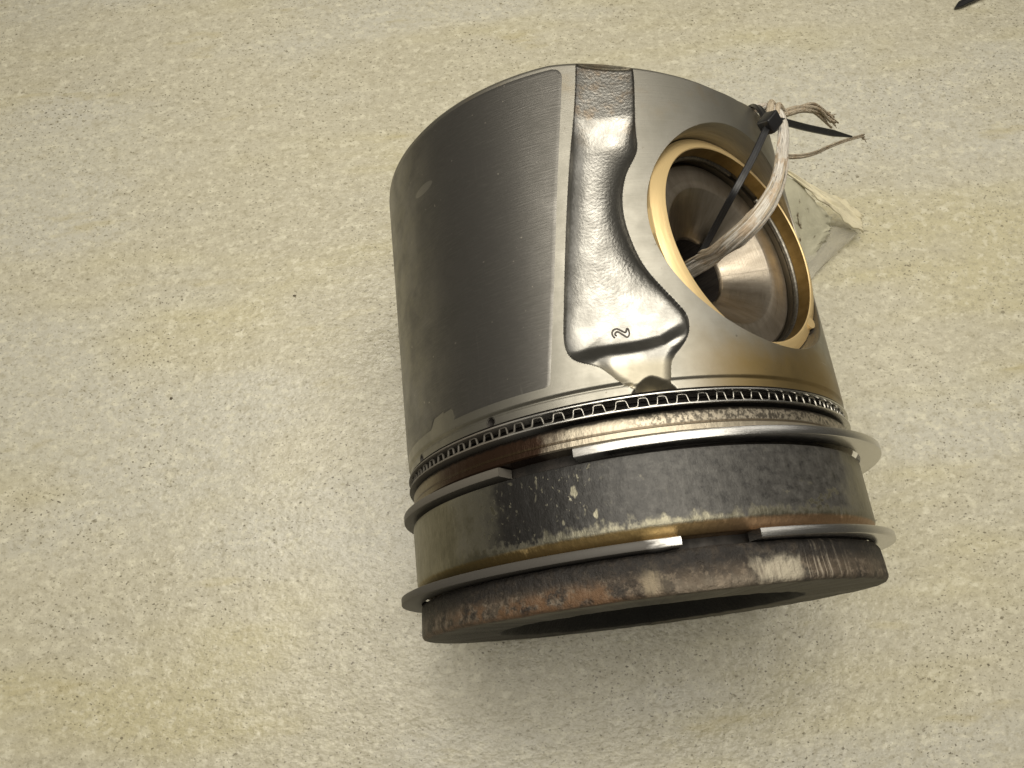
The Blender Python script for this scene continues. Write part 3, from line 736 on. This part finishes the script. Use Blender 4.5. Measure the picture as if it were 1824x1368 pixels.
# frayed end beyond the tie head
A0 = np.array([.409, 1.01, 2.145]); A1 = np.array([.02, 1.285, 2.39]); A2 = np.array([-.235, 1.45, 2.49])
dU = np.array([-.35, .25, .9]); dS = np.array([.6, .5, .1])
for i in range(9):
    o1 = dU * rng.uniform(-.035, .035) + dS * rng.uniform(-.02, .03); o2 = dU * rng.uniform(-.055, .050) + dS * rng.uniform(-.03, .03)
    o0 = dU * rng.uniform(-.025, .025)
    loose([A0 + o0 * .8 - (A1 - A0) * .12, A0 + o0 + (A1 - A0) * .5 + dU * .028, A1 + o1 + dU * .02, A2 + o2 + (A2 - A1) * rng.uniform(-.3, .25)], rng.uniform(.009, .015), rng.uniform(.004, .008), 26)
for i in range(7):
    o2 = dU * rng.uniform(-.075, .065)
    loose([A1 + (A2 - A1) * .55 + dU * rng.uniform(-.03, .03), A2 + o2 * .6, A2 + o2 + (A2 - A1) * rng.uniform(.05, .35)], .005, .0018, 12, .001)
# knot of the loop over the rim
for i in range(6):
    d = rng.normal(0, .010, 3)
    loose([np.array([.545, .925, 2.06]) + d, np.array([.50, .955, 2.14]) + d, np.array([.43, .985, 2.165]) + d * 1.3, np.array([.34, 1.015, 2.17]) + d], .014, .010, 20)
# one long thin fibre with a brushy tip
B = [np.array(p) for p in ((.44, .95, 1.92), (.406, .971, 1.929), (.299, 1.066, 1.981), (.158, 1.18, 2.069), (-.019, 1.317, 2.196), (-.23, 1.489, 2.342), (-.442, 1.662, 2.478))]
loose(B, .009, .006, 36); loose([p + np.array([.004, .006, .008]) for p in B], .006, .004, 36)
for i in range(6):
    loose([B[-1] - (B[-1] - B[-2]) * .08, B[-1] + rng.normal(0, .012, 3), B[-1] + (B[-1] - B[-2]) * .07 + rng.normal(0, .02, 3)], .005, .002, 8)
# ------------------------------------------------------------------ torn plastic scrap behind the piston
scr = bpy.data.objects.new('plastic_scrap', None); sc.collection.objects.link(scr); scr.empty_display_size = .01
scr.location = (1.6 * S, 2.2 * S, 0)
tag(scr, 'torn crumpled piece of cloudy yellowish plastic lying against the piston beside the pin bore', 'plastic scrap')
def patch(name, A, B, mat, thick, bumpf, seed, edge_j=.012, nu=44, nv=30):
    """film between two edge polylines A (v=0) and B (v=1), crumpled, with real thickness"""
    fw = lambda p: np.array([(.9867 * x - .0009 * y - .0039, .0108 * x + 1.0062 * y + .1111, z) for x, y, z in p])
    a, b = spline(fw(A), nu), spline(fw(B), nu); g = np.linspace(0, 1, nv)
    P = a[None] * (1 - g)[:, None, None] + b[None] * g[:, None, None]
    uu, vv = np.meshgrid(np.linspace(0, 1, nu), g)
    P[..., 2] += bumpf * (vnoise(uu * 3, vv * 3, seed, 10, 1, 5) * .5 + np.abs(vnoise(uu, vv, seed + 3, 6, 3, 9)) * .5)
    jx = vnoise(uu * 2, vv * 2, seed + 5, 10, 6, 26) * edge_j
    wgt = np.clip(1 - np.minimum(np.minimum(vv, 1 - vv), 1 - uu) / .12, 0, 1)
    P[..., 0] += jx * wgt; P[..., 1] += vnoise(uu * 2, vv * 2, seed + 6, 10, 6, 26) * edge_j * wgt
    P[..., 2] = np.maximum(P[..., 2], .008)
    P2 = P.copy(); P2[..., 2] -= thick
    V = np.concatenate([P.reshape(-1, 3), P2.reshape(-1, 3)]); n = nu * nv
    F1 = gridF(nv, nu); F = [tuple(f) for f in F1] + [tuple(f[::-1] + n) for f in F1]
    rim = [i for i in range(nu)] + [r * nu + nu - 1 for r in range(1, nv)] + [(nv - 1) * nu + i for i in range(nu - 2, -1, -1)] + [r * nu for r in range(nv - 2, 0, -1)]
    F += [(rim[i], rim[i] + n, rim[(i + 1) % len(rim)] + n, rim[(i + 1) % len(rim)]) for i in range(len(rim))]
    uv = np.stack([uu, vv], -1).reshape(-1, 2); uv = np.concatenate([uv, uv])
    return mesh(name, V, F, mat, uv, parent=scr)
# positions found by laying the outline on the floor; heights rise towards the folded flap
patch('film', [(1.20, 2.50, .34), (1.535, 2.53, .30), (1.66, 2.36, .24), (1.76, 2.245, .20)], [(1.12, 1.93, .05), (1.45, 1.94, .05), (1.58, 2.02, .05), (1.72, 2.12, .09)], MT['film'], .006, .032, 4, .008)
patch('folded_flap', [(1.40, 2.665, .30), (1.60, 2.505, .30), (1.74, 2.41, .27), (1.86, 2.385, .22), (2.00, 2.285, .15)], [(1.42, 2.63, .32), (1.60, 2.44, .31), (1.71, 2.305, .29), (1.83, 2.225, .22), (1.97, 2.165, .13)], MT['flap'], .009, .020, 9, .007)
patch('sheer_film', [(1.70, 2.28, .14), (1.80, 2.235, .14), (1.90, 2.22, .12), (1.97, 2.19, .09)], [(1.46, 1.90, .02), (1.50, 1.87, .02), (1.56, 1.885, .02), (1.66, 1.98, .02)], MT['sheer'], .003, .005, 14, .003)
MT['sheer'].node_tree.nodes['Principled BSDF'].inputs['Alpha'].default_value = .30

# ------------------------------------------------------------------ things on the floor
t2 = bpy.data.objects.new('cable_tie', None); sc.collection.objects.link(t2); t2.empty_display_size = .01; t2.location = Vector((3.22, 4.19, 0)) * S
tag(t2, 'loose black cable tie on the floor, its pointed tip reaching in at the top edge', 'cable tie')
tp = spline(np.array([(3.213, 4.182, .02), (3.285, 4.217, .03), (3.433, 4.273, .035), (3.79, 4.44, .04), (4.2, 4.7, .03), (4.5, 5.05, .03)]), 50)
wd = np.full(50, .052); wd[:8] = np.linspace(.012, .052, 8)
v_, f_ = ribbon(tp, wd, .02, np.array([0, 0, 1.0])); auto(mesh('strap', v_, f_, MT['nylon'], parent=t2))
e1 = tp[-1] - tp[-3]; e1 /= np.linalg.norm(e1); e3 = np.array([0, 0, 1.0]); e3 = e3 - (e3 @ e1) * e1; e2 = np.cross(e3, e1)
block(tp[-1] + np.array([0, 0, .03]), .07, .055, .045, .012, 'head', t2, MT['nylon'])
def crumb(x, y, r, seed, lab):
    import bmesh
    bm = bmesh.new(); bmesh.ops.create_icosphere(bm, subdivisions=2, radius=1); g = random.Random(seed)
    V = np.array([v.co[:] for v in bm.verts]); F = [tuple(v.index for v in f.verts) for f in bm.faces]; bm.free()
    V *= (1 + .35 * vnoise(V[:, 0], V[:, 1] + V[:, 2], seed, 6, 1, 4))[:, None]
    V = V * np.array([r * 1.25, r, r * .6]); V[:, 2] -= V[:, 2].min(); V += np.array([x, y, 0])
    tag(mesh('crumb', V, F, MT['crumb'], smooth=False), lab, 'crumb')
crumb(-1.762, 2.348, .008, 3, 'tiny dark crumb on the floor nearest the left side of the piston')
crumb(-2.534, 1.727, .008, 8, 'tiny dark crumb far out on the floor at the left, lower of the two')

print('tris', sum(len(o.data.polygons) for o in sc.objects if o.type == 'MESH'))
